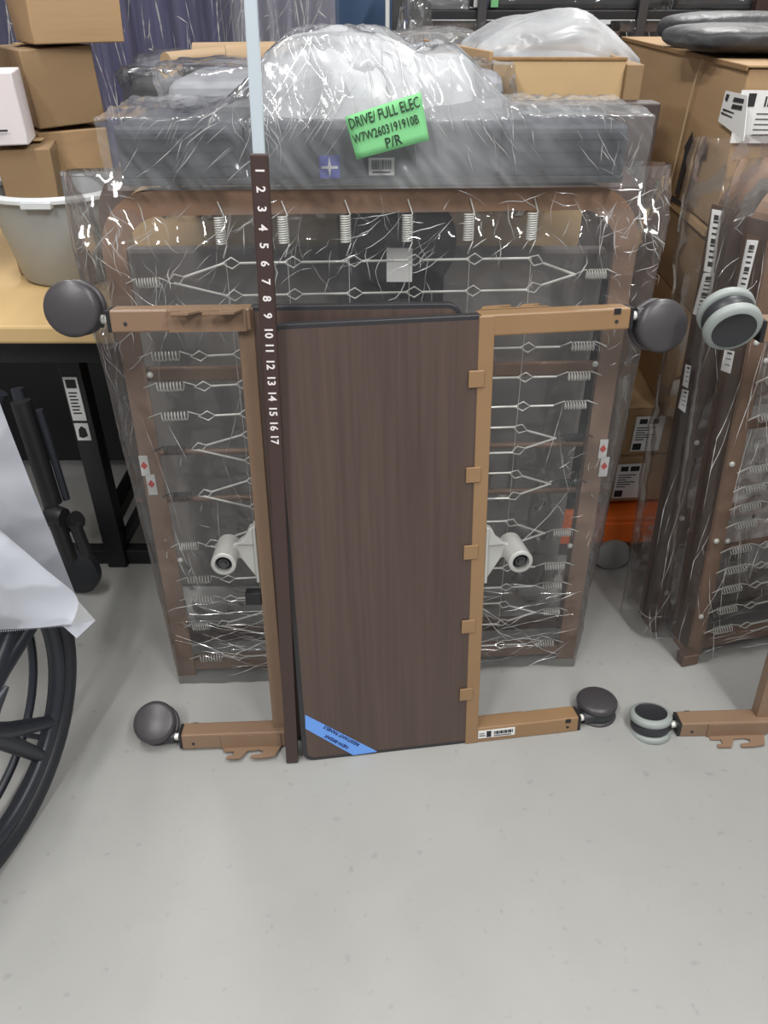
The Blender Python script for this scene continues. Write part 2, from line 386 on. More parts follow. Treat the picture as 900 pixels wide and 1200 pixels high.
# ---------------------------------------------------------------- bed decks (spring frames)
ROWS = [('V', .941, .885, .911), ('S', .777), ('S', .718), ('S', .658), ('V', .614, .558, .587), ('V', .512, .452, .483), ('V', .396, .33, .362), ('S', .275), ('S', .222), ('V', .178, .118, .148), ('S', .055)]
COLX = [.206, .313, .420, .527, .634, .745]
def spring(name, p0, p1, r, m, parent, n=8):
    p0 = Vector(p0); p1 = Vector(p1); d = p1-p0; Ln = d.length; t = d.normalized()
    a = t.cross(Vector((0, 1, 0))); b = t.cross(a)
    pts = [p0]
    N = n*8
    for i in range(N+1):
        f = i/N; ph = 2*pi*n*f
        pts.append(p0+t*Ln*(.26+.5*f)+a*r*cos(ph)+b*r*sin(ph))
    pts.append(p1)
    return MB().tube(pts, .0013, 5).build(name, m, parent, smooth=180, norm=False)
SPR = {}
def place_spring(p0, p1, r, m, parent, n):
    p0 = Vector(p0); p1 = Vector(p1); Ln = (p1-p0).length
    key = (round(Ln, 3), r, m, n)
    ang = math.atan2(-(p1-p0).z, (p1-p0).x)
    M = Matrix.Translation(p0)@Matrix.Rotation(ang, 4, 'Y')
    if key not in SPR:
        o = spring('spring', (0, 0, 0), (Ln, 0, 0), r, m, parent, n); SPR[key] = o.data; o.matrix_basis = M
    else:
        o = bpy.data.objects.new('spring', SPR[key]); COL.objects.link(o); o.parent = parent; o.matrix_basis = M
def link(p0, p1, parent, eye=True):
    p0 = Vector(p0); p1 = Vector(p1); d = (p1-p0).normalized(); u = Vector((-d.z, 0, d.x)); e = .028
    o = MB(); s = p0+d*e
    o.tube([s if eye else p0+d*.008, p1+d*.002], .0023, 5)
    if eye: o.tube([p0-d*.004, p0+d*e*.48+u*.0095, s, p0+d*e*.48-u*.0095], .0016, 4, closed=True)
    return o.build('wire_link', 'zinc', parent, smooth=60, norm=False)
def deck(root, m='rail', full=True, W=.94, H=1.06, rods=(), springs=True, dark=False, depth=.034, rows=ROWS):
    rw = .040; ro = .10
    def arc(cx, cz, r, a0, a1, n=8): return [(cx+r*cos(R(a0+(a1-a0)*i/n)), cz+r*sin(R(a0+(a1-a0)*i/n))) for i in range(n+1)]
    out = [(0, 0)]+arc(ro, H-ro, ro, 180, 90)+arc(W-ro, H-ro, ro, 90, 0)+[(W, 0)]
    ri = ro-rw+.01
    inn = [(rw, 0)]+arc(rw+ri, H-rw-ri, ri, 180, 90)+arc(W-rw-ri, H-rw-ri, ri, 90, 0)+[(W-rw, 0)]
    o = MB(); bm = o.bm; n = len(out)
    t = .003
    A = [bm.verts.new((x, 0, z)) for x, z in out]; B = [bm.verts.new((x, 0, z)) for x, z in inn]
    A2 = [bm.verts.new((x, t, z)) for x, z in out]; B2 = [bm.verts.new((x, t, z)) for x, z in inn]
    for i in range(n-1):
        bm.faces.new((A[i], A[i+1], B[i+1], B[i])); bm.faces.new((A2[i], B2[i], B2[i+1], A2[i+1]))
        bm.faces.new((B[i], B[i+1], B2[i+1], B2[i]))
    D1 = [bm.verts.new((x, depth, z)) for x, z in out]
    for i in range(n-1): bm.faces.new((A[i], D1[i], D1[i+1], A[i+1]))
    fr = o.build('side_rail', m, root)
    sd = fr.modifiers.new('s', 'SOLIDIFY'); sd.thickness = .002
    MB().box(.035, W-.035, .004, .03, .012, .04).build('foot_rail', m, root, .002)
    if not springs: pass
    else:
        hangx = COLX
        for cx in hangx:
            place_spring((cx, -.004, 1.042), (cx, -.004, .950), .0088, 'zinc', root, 12)
        ties = []
        for r in rows:
            zs = [r[1]] if r[0] == 'S' else [r[1], r[2]]
            for z in zs:
                for i in range(5): link((COLX[i], -.004, z), (COLX[i+1], -.004, z), root)
                if r[0] == 'S':
                    link((COLX[0]-.075, -.004, z-.002), (COLX[0], -.004, z), root); link((COLX[5], -.004, z), (COLX[5]+.072, -.004, z), root)
                else:
                    link((COLX[0]-.098, -.004, r[3]), (COLX[0], -.004, z), root, z == r[1]); 
                    link((COLX[5], -.004, z), (COLX[5]+.086, -.004, r[3]), root)
                ties.append(z)
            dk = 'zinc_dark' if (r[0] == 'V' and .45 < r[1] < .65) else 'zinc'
            ze = r[1] if r[0] == 'S' else r[3]
            xo = -.075 if r[0] == 'S' else -.098; xo2 = .072 if r[0] == 'S' else .086
            place_spring((.032, -.004, ze-.002), (COLX[0]+xo, -.004, ze), .0085, dk, root, 8)
            place_spring((COLX[5]+xo2, -.004, ze), (W-.032, -.004, ze), .0085, dk, root, 8)
        for cx in COLX:
            MB().tube([(cx+.004, -.004, .945), (cx+.004, -.004, .05)], .0006, 4).build('tie_wire', 'zinc', root)
        for sx in (.047, W-.047):
            for z in (.325, .74):
                MB().lathe([(0, .006), (.004, .005), (.006, .002), (.006, 0)], 12, T(sx, 0, z)@RX(90)).build('bolt', 'zinc', root, smooth=60)
    for z, th in rods:
        if th > .015: MB().box(.03, W-.03, .006, .02, z-th/2, z+th/2).build('cross_bar', 'rod', root, .004)
        else: MB().tube([(.03, .012, z), (W-.03, .012, z)], th/2, 8).build('cross_bar', 'rod', root, smooth=60)
    return root
d0 = flo(210, 792)
DM = T(d0.x, d0.y, 0)@RZ(3.49)@RX(-3.9)
D = thing('bed_spring_deck', 'wire spring bed deck stood upright behind the two centre bed ends', 'bed deck', group='bed spring decks'); D.matrix_basis = DM
deck(D)
D2 = thing('bed_spring_deck', 'brown bed deck without springs, just behind the front wire spring deck', 'bed deck', group='bed spring decks')
D2.matrix_basis = DM@T(-.035, .105, 0)@RY(.6)
deck(D2, springs=False, m='rail_dark', H=1.10, W=1.0, rods=[(.70, .03), (.525, .014), (.41, .014), ])
# side label stickers with red marks
for (px, py0, py1, nm) in ((170, 534, 580, 0), (711, 515, 558, 1)):
    x, z1 = on(D, px, py0, -.002); _, z0 = on(D, px, py1, -.002); 
    s_ = MB().box(x-.013, x+.004, -.003, -.001, (z0+z1)/2, z1).box(x-.006, x+.012, -.003, -.001, z0, (z0+z1)/2+.002).build('warning_label', 'white', D); s_['label'] = 'white sticker with two small red marks'
    k = MB()
    for dx, dz in ((-.005, .75), (.003, .28)):
        zz = z0+(z1-z0)*dz; xx = x+dx
        k.prism([(xx-.007, zz), (xx, zz-.008), (xx+.007, zz), (xx, zz+.010)], -.0036, -.003)
    k.build('warning_mark', 'red', s_)
# clear wrap round the two decks
def sleeve(name, label, M, x0b, x1b, x0t, x1t, y0, y1, z0, z1, m, nu=190, nv=120, amp=.009, seed=0, top=True, ear=0, group=None, hem=.03):
    def fn(a, b):
        xl = x0b+(x0t-x0b)*b; xr = x1b+(x1t-x1b)*b; cx = (xl+xr)/2; hx = (xr-xl)/2; cy = (y0+y1)/2; hy = (y1-y0)/2
        an = 2*pi*a; c, s = cos(an), sin(an)
        # even walk around a rounded rectangle
        per = 2*(2*hx+2*hy); q = a*per
        if q < 2*hx: X, Y, nx, ny = -hx+q, -hy, 0, -1
        elif q < 2*hx+2*hy: X, Y, nx, ny = hx, -hy+(q-2*hx), 1, 0
        elif q < 4*hx+2*hy: X, Y, nx, ny = hx-(q-2*hx-2*hy), hy, 0, 1
        else: X, Y, nx, ny = -hx, hy-(q-4*hx-2*hy), -1, 0
        zz = z0+(z1-z0)*b
        f = amp*(nz(X, Y+seed, zz*.5, 5)*.9+ridge(X+seed, Y, zz*.4, 12)*.55+ridge(X*1.2, Y+seed, zz+X*.6, 26)*.28)
        if ny < 0: f = max(f, -amp*.5)
        if b > .9: 
            g = (b-.9)/.1; f *= 1+g
            if top: Y *= 1-.75*g
        if b < .06: zz += hem*nz(X, Y, seed, 9)
        return Vector((cx+X+nx*f, cy+Y+ny*f, zz))
    o = MB().grid(fn, nu, nv, True).build(name, m, None, smooth=180, norm=False)
    o.parent = M; o['label'] = label; return o
sleeve('plastic_wrap', 'clear crinkled plastic wrap pulled over the centre spring deck', D, .005, .935, -.045, .985, -.022, .165, .0, 1.085, 'film', amp=.011, hem=.02)
def fold_glints(name, parent, surf, specs, seed, m='fold_glint', r0=.00085):
    """crease ridges proud of the sheet, whitened to imitate bright highlights along the folds"""
    rnd = random.Random(seed); o = MB()
    for (x0, x1, z0, z1, n, a0, a1, l0, l1, wob) in specs:
        for _ in range(n):
            x = rnd.uniform(x0, x1); z = rnd.uniform(z0, z1); a = R(rnd.uniform(a0, a1)); L = rnd.uniform(l0, l1)*rnd.uniform(.5, 1); k = max(3, int(L/.012)); da = rnd.uniform(-.06, .06)
            pts = []; rad = []; r = r0*rnd.uniform(.35, 1.25)
            for i in range(k+1):
                pts.append(surf(x, z)); rad.append(r*(.1+sin(pi*i/k))*rnd.uniform(.15, 1.3))
                a += da*.5+rnd.gauss(0, wob*.8); x += cos(a)*L/k; z += sin(a)*L/k
            o.tube(pts, rad, 4)
    f = o.build(name, m, parent, smooth=60, norm=False); f['kind'] = 'stuff'; return f
fz = lambda x, z: Vector((min(.975, max(-.03, x)), -.0335-.003*nz(x, z, 3, 30), max(.004, min(1.08, z))))
fold_glints('wrap_crease_glints', D, fz, [
    (-.02, .96, 1.0, 1.06, 34, 180, 360, .03, .10, .25), (.10, .34, .97, 1.05, 12, 215, 245, .06, .16, .2), (.33, .60, .96, 1.04, 26, 220, 260, .05, .14, .3),
    (.60, .95, .98, 1.05, 16, 200, 340, .05, .12, .2), (-.03, .12, .80, 1.05, 42, 240, 330, .03, .12, .3), (.88, .97, .74, 1.05, 60, 0, 360, .015, .05, .5),
    (.05, .9, .86, .98, 26, 200, 300, .03, .09, .4), (.03, .25, .84, .97, 8, 215, 240, .08, .16, .15),
    (.0, .9, .3, .85, 26, 250, 290, .10, .35, .04), (.03, .12, .3, .6, 8, 200, 340, .02, .05, .4), (.80, .93, .35, .6, 22, 200, 340, .02, .06, .5),
    (.0, .3, .02, .24, 46, -30, 25, .05, .22, .12), (.6, .93, .02, .24, 52, 150, 215, .05, .25, .12), (.0, .3, .1, .2, 8, -40, -20, .1, .2, .06)], 11)
fold_glints('wrap_crease_glints', D, lambda x, z: Vector((-.045+.045*(1-z), .02+.1*((x*37) % 1), max(.01, min(1.06, z)))), [(0, .2, .6, 1.05, 30, 250, 290, .03, .1, .2)], 5)
# ---------------------------------------------------------------- folded grey mattress in its bag, on the deck
MR = thing('mattress', 'folded dark grey mattress lying on top of the centre deck inside a bag', 'mattress', (0, 0, 0)); MR.matrix_basis = T(-.43, 1.345, 1.075)@RZ(2.0)
def slab(x0, x1, y0, y1, z0, z1, m, name, rib=True, bev=.012):
    return MB().box(x0, x1, y0, y1, z0, z1).build(name, m, MR, bev, seg=3)
slab(0, .205, 0, .24, 0, .082, 'foam', 'mattress_block'); slab(.207, .62, -.004, .24, 0, .088, 'foam', 'mattress_block'); slab(.622, .83, 0, .24, 0, .080, 'foam', 'mattress_block')
for z in (.022, .043, .062):
    MB().box(.012, .19, -.002, .001, z, z+.002).build('seam', 'foam_dark', MR); MB().box(.635, .82, -.002, .001, z-.003, z-.001).build('seam', 'foam_dark', MR)
MB().box(.0, .83, .002, .2, -.008, .004).build('zip_edge', 'foam_dark', MR, .003)
def mound(a, b):
    an = pi*a; x = .23+.37*b; e = sin(pi*min(1, max(0, b)))**.35
    return Vector((x, .12-.105*cos(an)*e, .08+(.075+.015*sin(6*b))*e*sin(an)**.7))
MB().grid(mound, 20, 24).build('folded_pad', 'foam', MR, smooth=180)
MB().grid(lambda a, b: mound(a, b)*1.0+Vector((-.01 if b < .5 else .0, .03, .03)), 20, 24).build('folded_pad', 'foam_light', MR, smooth=180)
MB().grid(lambda a, b: mound(a, b)*1.0+Vector((-.012, -.004, .046*sin(pi*a)+.012*nz(a*3, b*3, 1, 2)-.02*max(0, .35-a)*3)), 50, 60).build('bag_gather', 'milky_thick', MR, smooth=180)
es = MB().box(.325, .358, -.0075, -.0045, .004, .038).build('emblem_sticker', 'blue', MR); es['label'] = 'square blue sticker with a white four-pointed star emblem'
em = MB()
em.prism([(.3385, .021), (.3415, .004), (.3445, .021), (.3415, .037)], -.0085, -.0082)
em.prism([(.3415-.0015, .012), (.3415, .007), (.3415+.0015, .012), (.343, .021), (.343, .0215), (.3425, .030), (.3415, .035), (.3405, .030), (.340, .0215)], -.0082, -.0075)
em.box(.328, .355, -.0082, -.0075, .0185, .0225)
em.build('emblem', 'white', es)
bs = MB().box(.405, .447, -.0075, -.0045, .008, .034).build('barcode_sticker', 'white', MR); bs['label'] = 'white barcode sticker'
bb = MB(); xx = .410
while xx < .442:
    wd = random.choice((.0006, .0012, .0018)); bb.box(xx, xx+wd, -.0081, -.0075, .017, .031); xx += wd+random.choice((.0006, .001))
bb.box(.411, .441, -.0081, -.0075, .0115, .0140); bb.build('barcode_print', 'print', bs)
# the bag
def topz(x):
    def bump(c, wd, h): return h*math.exp(-((x-c)/wd)**4)
    h = .094
    return max(h, .094+bump(.36, .155, .108), .094+bump(.50, .115, .082))
def bagfn(a, b):
    x = -.02+.88*a
    th = topz(x); y0, y1 = -.012, .255
    # walk: front bottom -> front top -> back top -> back bottom
    s = b
    if s < .42: y = y0; z = -.012+(th+.012)*(s/.42)
    elif s < .6: y = y0+(y1-y0)*(s-.42)/.18; z = th
    else: y = y1; z = th-(th+.0)*(s-.6)/.4
    if th > .1 and z > .09:
        k = (z-.09)/max(.001, th-.09)
        y += (.085*k**.8)*min(1, (th-.09)/.06) if s < .5 else (-.06*k if s > .6 else 0)
    nzv = .006*nz(x*2, y*2, z*2, 9)+.0045*ridge(x*1.6+z*.8, y*.5, z*.4, 24)+.003*ridge(x+z, y, x*.3, 46)
    if th > .11: nzv += .014*nz(x, y, z, 12)*min(1, (z/.1))
    d = Vector((0, -1, .25)) if s < .45 else Vector((0, .2, 1))
    p = Vector((x, y, z))+d*nzv
    if s < .45: p.y = min(p.y, -.0085) if z < .088 else p.y
    return p
bagm = MB().grid(bagfn, 230, 120).build('mattress_bag', 'milky', MR, smooth=180, norm=False)
bagm['label'] = 'milky white plastic bag'
def bsurf(x, z):
    th = topz(x); k = max(0, (z-.09)/max(.001, th-.09)) if th > .1 else 0
    y = -.012+(.085*min(1, k)**.8)*min(1, max(0, th-.09)/.06)
    return Vector((x, y-.009, min(z, th-.002)))
fold_glints('bag_crease_glints', MR, bsurf, [
    (.0, .22, .0, .09, 26, 30, 70, .04, .11, .06), (.19, .28, .02, .16, 20, 60, 130, .03, .10, .25), (.22, .34, .02, .14, 22, 40, 75, .06, .18, .06),
    (.25, .55, .10, .19, 34, 0, 360, .03, .08, .2), (.40, .58, .02, .16, 26, 95, 130, .05, .16, .05), (.55, .84, .01, .09, 22, 100, 140, .03, .09, .08), (.78, .85, .0, .09, 14, 60, 160, .03, .08, .15)], 21, r0=.0007)
# green paper note
GM = MR.matrix_basis@T(0, -.03, 0)
GN = thing('paper_note', 'green paper note with handwritten black letters on the bagged mattress', 'note'); GN.matrix_basis = MR.matrix_basis@T(.3, -.050, .05)@RX(-9)
qs = [pt(GN, *p, 0) for p in ((404, 137), (493, 108), (503, 164), (418, 187))]
gp = MB()
def bil(a, b):
    p = qs[0].lerp(qs[1], a).lerp(qs[3].lerp(qs[2], a), b); p.y += .003*sin(a*pi)*-1; return p
gp.grid(bil, 10, 6); go = gp.build('note_sheet', 'green', GN, smooth=180)
gs = go.modifiers.new('s', 'SOLIDIFY'); gs.thickness = .0006
ca, cb = on(GN, 404, 137), on(GN, 493, 108); ga = math.degrees(math.atan2(cb[1]-ca[1], cb[0]-ca[0]))
def hand(px, py, s, size, squash=.85):
    x, z = on(GN, px, py, -.004); text('handwriting', s, size, 'ink', go, T(x, -.0042, z)@RX(90)@RZ(ga)@Matrix.Shear('XY', 4, (.18, 0)) if False else T(x, -.0042, z)@RX(90)@RZ(ga), squash=squash, bold=.0002)
hand(450, 133, 'DRIVE/ FULL ELEC', .021, .68); hand(452, 152, 'W7W2603191910B', .018, .72); hand(461, 166, 'P/R', .021, .9)
# ---------------------------------------------------------------- things behind the centre decks
def dims(name, label, x0, x1, y0, y1, z0, z1, m='card', cat='box', yaw=0, bevel=.003, group=None, tape=True, flaps=None):
    r = thing(name, label, cat, ((x0+x1)/2, (y0+y1)/2, z0), (0, 0, R(yaw)), group)
    hx, hy, h = (x1-x0)/2, (y1-y0)/2, z1-z0
    def bx(a, b):   # faces slightly bulged
        return 0
    o = MB().box(-hx, hx, -hy, hy, 0, h); bmesh.ops.subdivide_edges(o.bm, edges=o.bm.edges, cuts=5, use_grid_fill=True)
    for v in o.bm.verts:
        k = .006*nz(v.co.x+x0*3, v.co.y+y0*3, v.co.z+z0*3, 3.5); v.co.x += k; v.co.y += k; 
        v.co.z += 0 if v.co.z < .001 else .004*nz(v.co.x+x0, v.co.y, z0, 4)
    o.build('carton_body', m, r, bevel, smooth=40)
    if tape:
        MB().box(-.024, .024, -hy-.0012-.005, hy+.006, h+.003, h+.0042).box(-.024, .024, -hy-.007, -hy-.005, h-.06, h+.004).build('packing_tape', 'card_in', r)
    return r
dims('cardboard_box', 'long cardboard box seen through the plastic behind the centre deck', -.54, .42, 1.70, 1.84, 0, 1.045, 'card_in', tape=False)
pr = MB()
for (xa, za, xb, zb) in ((-.30, .965, -.12, 1.0), (-.30, 1.0, -.12, .965), (.12, .965, .30, 1.0), (.12, 1.0, .30, .965), (-.30, .955, .3, .955)):
    pr.tube([(xa, 1.688, za), (xb, 1.688, zb)], .0016, 4)
pr.box(-.46, -.42, 1.685, 1.690, .985, 1.01).box(-.41, -.375, 1.685, 1.690, .985, 1.01).box(.25, .30, 1.685, 1.690, .98, .995).box(.26, .29, 1.685, 1.69, .996, 1.0)
bx_ = [o for o in COL.objects if o.name.startswith('cardboard_box')][-1]
po = pr.build('box_print', 'print', bx_); po.matrix_basis = bx_.matrix_basis.inverted()
hb = thing('headboard', 'dark panel standing between the centre deck and the long cardboard box', 'headboard', (-.04, 1.61, 0))
hz = dep(300, 291, 1.61).z
MB().box(-.53, .50, 0, .03, 0, hz).build('panel', 'darkbehind', hb, .01)
mh = thing('motor_unit', 'round black motor unit with a pale label, behind the springs', 'motor', (.0, 1.54, 0))
MB().lathe([(0, 0), (.085, 0), (.1, .012), (.1, .05), (.085, .062), (0, .062)], 40, T(.04, .03, .93)@RX(90)).box(-.05, .12, .0, .03, .0, .87).box(-.09, -.02, .0, .03, .8, 1.0).build('motor_housing', 'black', mh, smooth=40)
MB().box(.005, .055, -.0345, -.0325, .86, .925).build('rating_label', 'white', mh)
# ---------------------------------------------------------------- left side: worktable, tub, cartons
TB = thing('work_table', 'wooden-topped work table with black metal legs at the left', 'table', (0, 0, 0))
MB().box(-1.6, -.565, 1.545, 3.0, .715, .755).build('table_top', 'tabletop', TB, .006)
MB().box(-1.5, -.60, 1.60, 1.64, .65, .714).build('apron', 'black', TB, .003)
lgx = flo(140, 652)
for (x, y) in ((lgx.x+.01, 1.72), (-1.5, 1.72), (-.62, 2.9), (-1.5, 2.9)):
    MB().box(x-.026, x+.026, y-.026, y+.026, .0, .714).build('leg', 'black', TB, .003)
MB().box(-1.55, -.56, 1.71, 1.75, .0, .045).build('foot_bar', 'black', TB, .003)
MB().box(lgx.x-.01, lgx.x+.03, 1.74, 2.88, .12, .16).build('foot_bar', 'black', TB, .003)
MB().box(-1.5, -.60, 2.2, 2.22, .05, .714).build('back_panel', 'black', TB, .003)
br = MB().tube([(lgx.x+.02, 1.745, .05), (lgx.x+.20, 1.745, .34)], .018, 6).build('brace', 'black', TB)
for (za, zb, k) in ((.46, .575, 0), (.405, .452, 1)):
    l_ = MB().box(lgx.x-.010, lgx.x+.024, 1.691, 1.6935, za, zb).build('leg_label', 'white', TB); l_['label'] = 'white sticker on the black table leg'
    mm_ = MB()
    if k == 0:
        mm_.box(lgx.x-.005, lgx.x+.019, 1.690, 1.691, zb-.028, zb-.006)
        for i in range(7): mm_.box(lgx.x-.004, lgx.x+.016-.003*(i % 2), 1.690, 1.691, zb-.042-i*.009, zb-.039-i*.009)
    else:
        mm_.prism([(lgx.x-.004, .415), (lgx.x+.006, .412), (lgx.x+.018, .418), (lgx.x+.016, .438), (lgx.x+.006, .445), (lgx.x-.002, .435)], 1.690, 1.691)
    mm_.build('label_print', 'print', l_)
# tub
tb = flo(75, 337, .756)
TU = thing('plastic_tub', 'round grey plastic tub on the wooden work table', 'tub', (tb.x-.01, tb.y+.115, .755))
rb, rt, ht = .118, .158, .205
MB().lathe([(0, 0), (rb-.01, 0), (rb, .008), (rt-.006, ht-.03), (rt-.004, ht-.004), (rt-.012, ht-.004), (rb-.006, .012), (0, .010)], 64).build('tub_body', 'tubgrey', TU, smooth=50)
MB().lathe([(rt-.014, ht-.006), (rt-.012, ht+.002), (rt+.004, ht+.003), (rt+.010, ht-.002), (rt+.010, ht-.009), (rt+.006, ht-.008), (rt+.004, ht-.005)], 64).box(-.02, .045, -rt-.014, -rt+.004, ht-.016, ht-.004).build('rim', 'tubrim', TU, smooth=50)
# carton stack
def cornerbox(label, px, py, d, w, dp, z0, z1, yaw, m, group='cartons stacked on the work table', lean=0):
    c = dep(px, py, d); r = thing('cardboard_box', label, 'box', group=group); r.matrix_basis = T(c.x, c.y, z0)@RZ(yaw)@RY(lean)
    o = MB().box(0, w, 0, dp, 0, z1-z0); bmesh.ops.subdivide_edges(o.bm, edges=o.bm.edges, cuts=6, use_grid_fill=True)
    for v in o.bm.verts:
        k = .012*nz(v.co.x+z0*5, v.co.y, v.co.z+z0*3, 5); v.co.x += k; v.co.y += k
    o.build('carton_body', m, r, .003, smooth=40)
    MB().box(.02, w-.02, dp/2-.024, dp/2+.024, z1-z0+.006, z1-z0+.0072).build('packing_tape', 'card_in', r)
    return r
zA, zB, zC = dep(45, 156, 2.05).z, dep(40, 56, 2.05).z, 1.47
cornerbox('cardboard box at the base of the stack on the table, behind the grey tub', 50, 185, 2.05, .165, .24, .757, zA, 33, 'card')
cornerbox('dented cardboard box in the middle of the stack on the table', 38, 110, 2.05, .165, .24, zA+.008, zB-.004, 36, 'card_dark', lean=-2)
cornerbox('topmost cardboard box of the stack, above the dented one', 37, 30, 2.05, .21, .22, zB+.006, zC, 33, 'card')
cornerbox('cardboard box at the left edge under the white carton', -6, 190, 1.90, .12, .2, .757, 1.035, 14, 'card_dark')
wb = dims('white_carton', 'white carton at the left edge beside the cardboard stack', -1.12, -.815, 1.86, 1.99, 1.046, 1.19, 'whitebox', yaw=14, tape=False)
MB().box(.06, .12, -.073, -.071, .03, .034).box(.06, .066, -.073, -.071, .03, .045).build('small_print', 'print', wb)
dims('white_carton', 'small white carton at the top left corner of the frame', -1.25, -.88, 1.80, 2.0, 1.20, 1.42, 'whitebox', yaw=10, tape=False)
# wrapped mattresses behind on the left
def wrapped(name, label, x0, x1, y0, y1, z0, z1, m='foam', skin='milky', cat='mattress', yaw=0, gap=.012, amp=.010, seed=1, group=None, bev=.03):
    r = thing(name, label, cat, ((x0+x1)/2, (y0+y1)/2, z0), (0, 0, R(yaw)), group)
    hx, hy, h = (x1-x0)/2, (y1-y0)/2, z1-z0
    MB().box(-hx, hx, -hy, hy, 0, h).build('mattress_core', m, r, bev, seg=3)
    o = MB().box(-hx-gap, hx+gap, -hy-gap, hy+gap, -.001, h+gap)
    bmesh.ops.subdivide_edges(o.bm, edges=o.bm.edges, cuts=34, use_grid_fill=True)
    for v in o.bm.verts:
        p = v.co; k = amp*(nz(p.x+seed, p.y, p.z*2, 6)+.6*ridge(p.x+seed, p.y*.5, p.z, 15)+.4*ridge(p.x*.4+seed, p.y, p.z*1.3, 34))
        v.co += Vector((p.x/hx*k, p.y/hy*k, k if p.z > h*.5 else 0))
    o.build('plastic_cover', skin, r, smooth=180); return r
wrapped('wrapped_mattress', 'dark grey mattress in plastic behind the carton stack, white plastic lying over it', -.62, -.22, 2.08, 2.6, .9, 1.17, 'foam_dark', 'milky', yaw=4, seed=3, amp=.014)
wrapped('wrapped_mattress', 'light grey mattress in clear plastic behind the bagged centre mattress', -.42, .02, 1.66, 2.0, 1.05, 1.195, 'foam_light', 'film', yaw=1, seed=5)
wrapped('wrapped_mattress', 'blue-grey wrapped block behind the bag hump', -.1, .26, 1.72, 2.2, 1.05, 1.2, 'foam_light', 'film', yaw=-6, seed=8)
sup = thing('storage_crate', 'dark crate under the wrapped mattresses behind the centre deck', 'crate', (-.25, 2.3, 0)); MB().box(-.29, .3, -.25, .3, 0, .895).build('crate_body', 'foam_dark', sup, .005)
# tan tubes on top
for k, (xa, ya, xb, yb, z, r) in enumerate(((-.50, 2.35, .0, 2.38, 1.198, .026), (-.52, 2.12, -.40, 2.28, 1.195, .02), (-.38, 2.15, -.24, 2.18, 1.20, .028))):
    o = MB().tube([(xa, ya, z), (xb, yb, z+.004)], r, 16).build('cardboard_tube', 'tan_tube', None, smooth=40)
    tag(o, ('long tan tube lying across behind the mattresses', 'thin tan tube slanting in front of the long one', 'short thick tan tube end under the curtain')[k], 'tube', 'tan tubes behind the mattresses')
# curtains with plastic covers
def wavy(name, x0, x1, y, z0, z1, m, amp, fr, seed, root):
    def fn(a, b):
        x = x0+(x1-x0)*a; z = z0+(z1-z0)*b
        return Vector((x, y+amp*sin(x*fr+2*nz(x, seed, 0, 3))+amp*.6*nz(x, z*.2, seed, 25), z))
    return MB().grid(fn, 160, 20).build(name, m, root, smooth=180, norm=False)
cu = thing('curtain', 'purple-blue fabric curtain under clear plastic at the back left', 'curtain', (0, 0, 0)); wavy('fabric', -1.45, -.50, 3.22, 0, 2.4, 'curtain', .03, 45, 1, cu)
wavy('plastic_cover', -1.45, -.45, 3.14, 0, 2.4, 'film', .03, 60, 4, cu)
cv = thing('curtain', 'pale grey fabric curtain under clear plastic, left of the blue door', 'curtain', (0, 0, 0)); wavy('fabric', -.52, -.165, 3.12, 0, 2.4, 'curtain_grey', .02, 55, 2, cv)
wavy('plastic_cover', -.56, -.15, 3.05, 0, 2.4, 'film', .025, 70, 7, cv)
for c, xa, xb in ((cu, -1.4, -.5), (cv, -.5, -.16)):
    fold_glints('cover_crease_glints', c, lambda x, z: Vector((x, 3.1 if x < -.5 else 3.02, z)), [(xa, xb, 1.0, 1.6, 60, 264, 276, .1, .5, .03), (xa, xb, 1.1, 1.5, 30, 0, 360, .02, .06, .3)], int(-xa*100), r0=.0022)  # white strands painted in as streaks of light on the covers' creases
for c in (cu, cv):
    rl = MB().tube([(-1.5 if c is cu else -.53, 3.18, 2.4), (-.53 if c is cu else -.15, 3.12, 2.4)], .02, 8).build('curtain_rail', 'zinc', c)
dr = MB().box(-.20, .10, 3.6, 3.64, 0, 2.3).build('door_1', 'doorblue', None, .003); tag(dr, kind='structure')
tr = MB().box(.005, .018, 3.0, 3.03, 0, 2.3).build('upright_post', 'white', None); tag(tr, 'thin white post right of the blue door', 'post')
# ---------------------------------------------------------------- wheelchair at the left edge
hub = flo(-36, 848, .305)
WC = thing('wheelchair', 'black wheelchair at the left edge, large spoked wheel facing the camera', 'wheelchair'); WC.matrix_basis = T(hub.x, hub.y-.02, 0)@RZ(78)
def ring(R0, r, y, seg=72, z=.305): return [(R0*cos(2*pi*k/seg), y, z+R0*sin(2*pi*k/seg)) for k in range(seg)]
MB().tube(ring(.290, 0, 0), .020, 12, closed=True).build('tyre', 'rubber', WC, smooth=180)
MB().tube(ring(.258, 0, 0), .016, 8, closed=True).build('wheel_rim', 'rimdark', WC, smooth=180)
MB().tube(ring(.262, 0, .055), .0085, 8, closed=True).build('hand_rim', 'rimdark', WC, smooth=180)
MB().lathe([(0, -.03), (.03, -.03), (.045, -.015), (.045, .02), (.03, .035), (0, .035)], 24, T(0, 0, .305)@RX(90)).build('hub', 'rimdark', WC, smooth=40)
for k in range(5):
    a = 2*pi*k/5+.35
    for da in (-.13, .13):
        MB().tube([(.03*cos(a), 0, .305+.03*sin(a)), (.12*cos(a+da*.6), 0, .305+.12*sin(a+da*.6)), (.26*cos(a+da), 0, .305+.26*sin(a+da))], [.020, .017, .013], 8).build('spoke', 'rimdark', WC, smooth=60)
    MB().tube([(.262*cos(a), 0, .305+.262*sin(a)), (.262*cos(a), .055, .305+.262*sin(a))], .006, 6).build('rim_tab', 'rimdark', WC)
MB().tube([(0, -.05, .33), (.02, -.06, .36), (.05, -.07, .38)], [.016, .012, .004], 8).build('brake_lever', 'rimdark', WC, smooth=60)
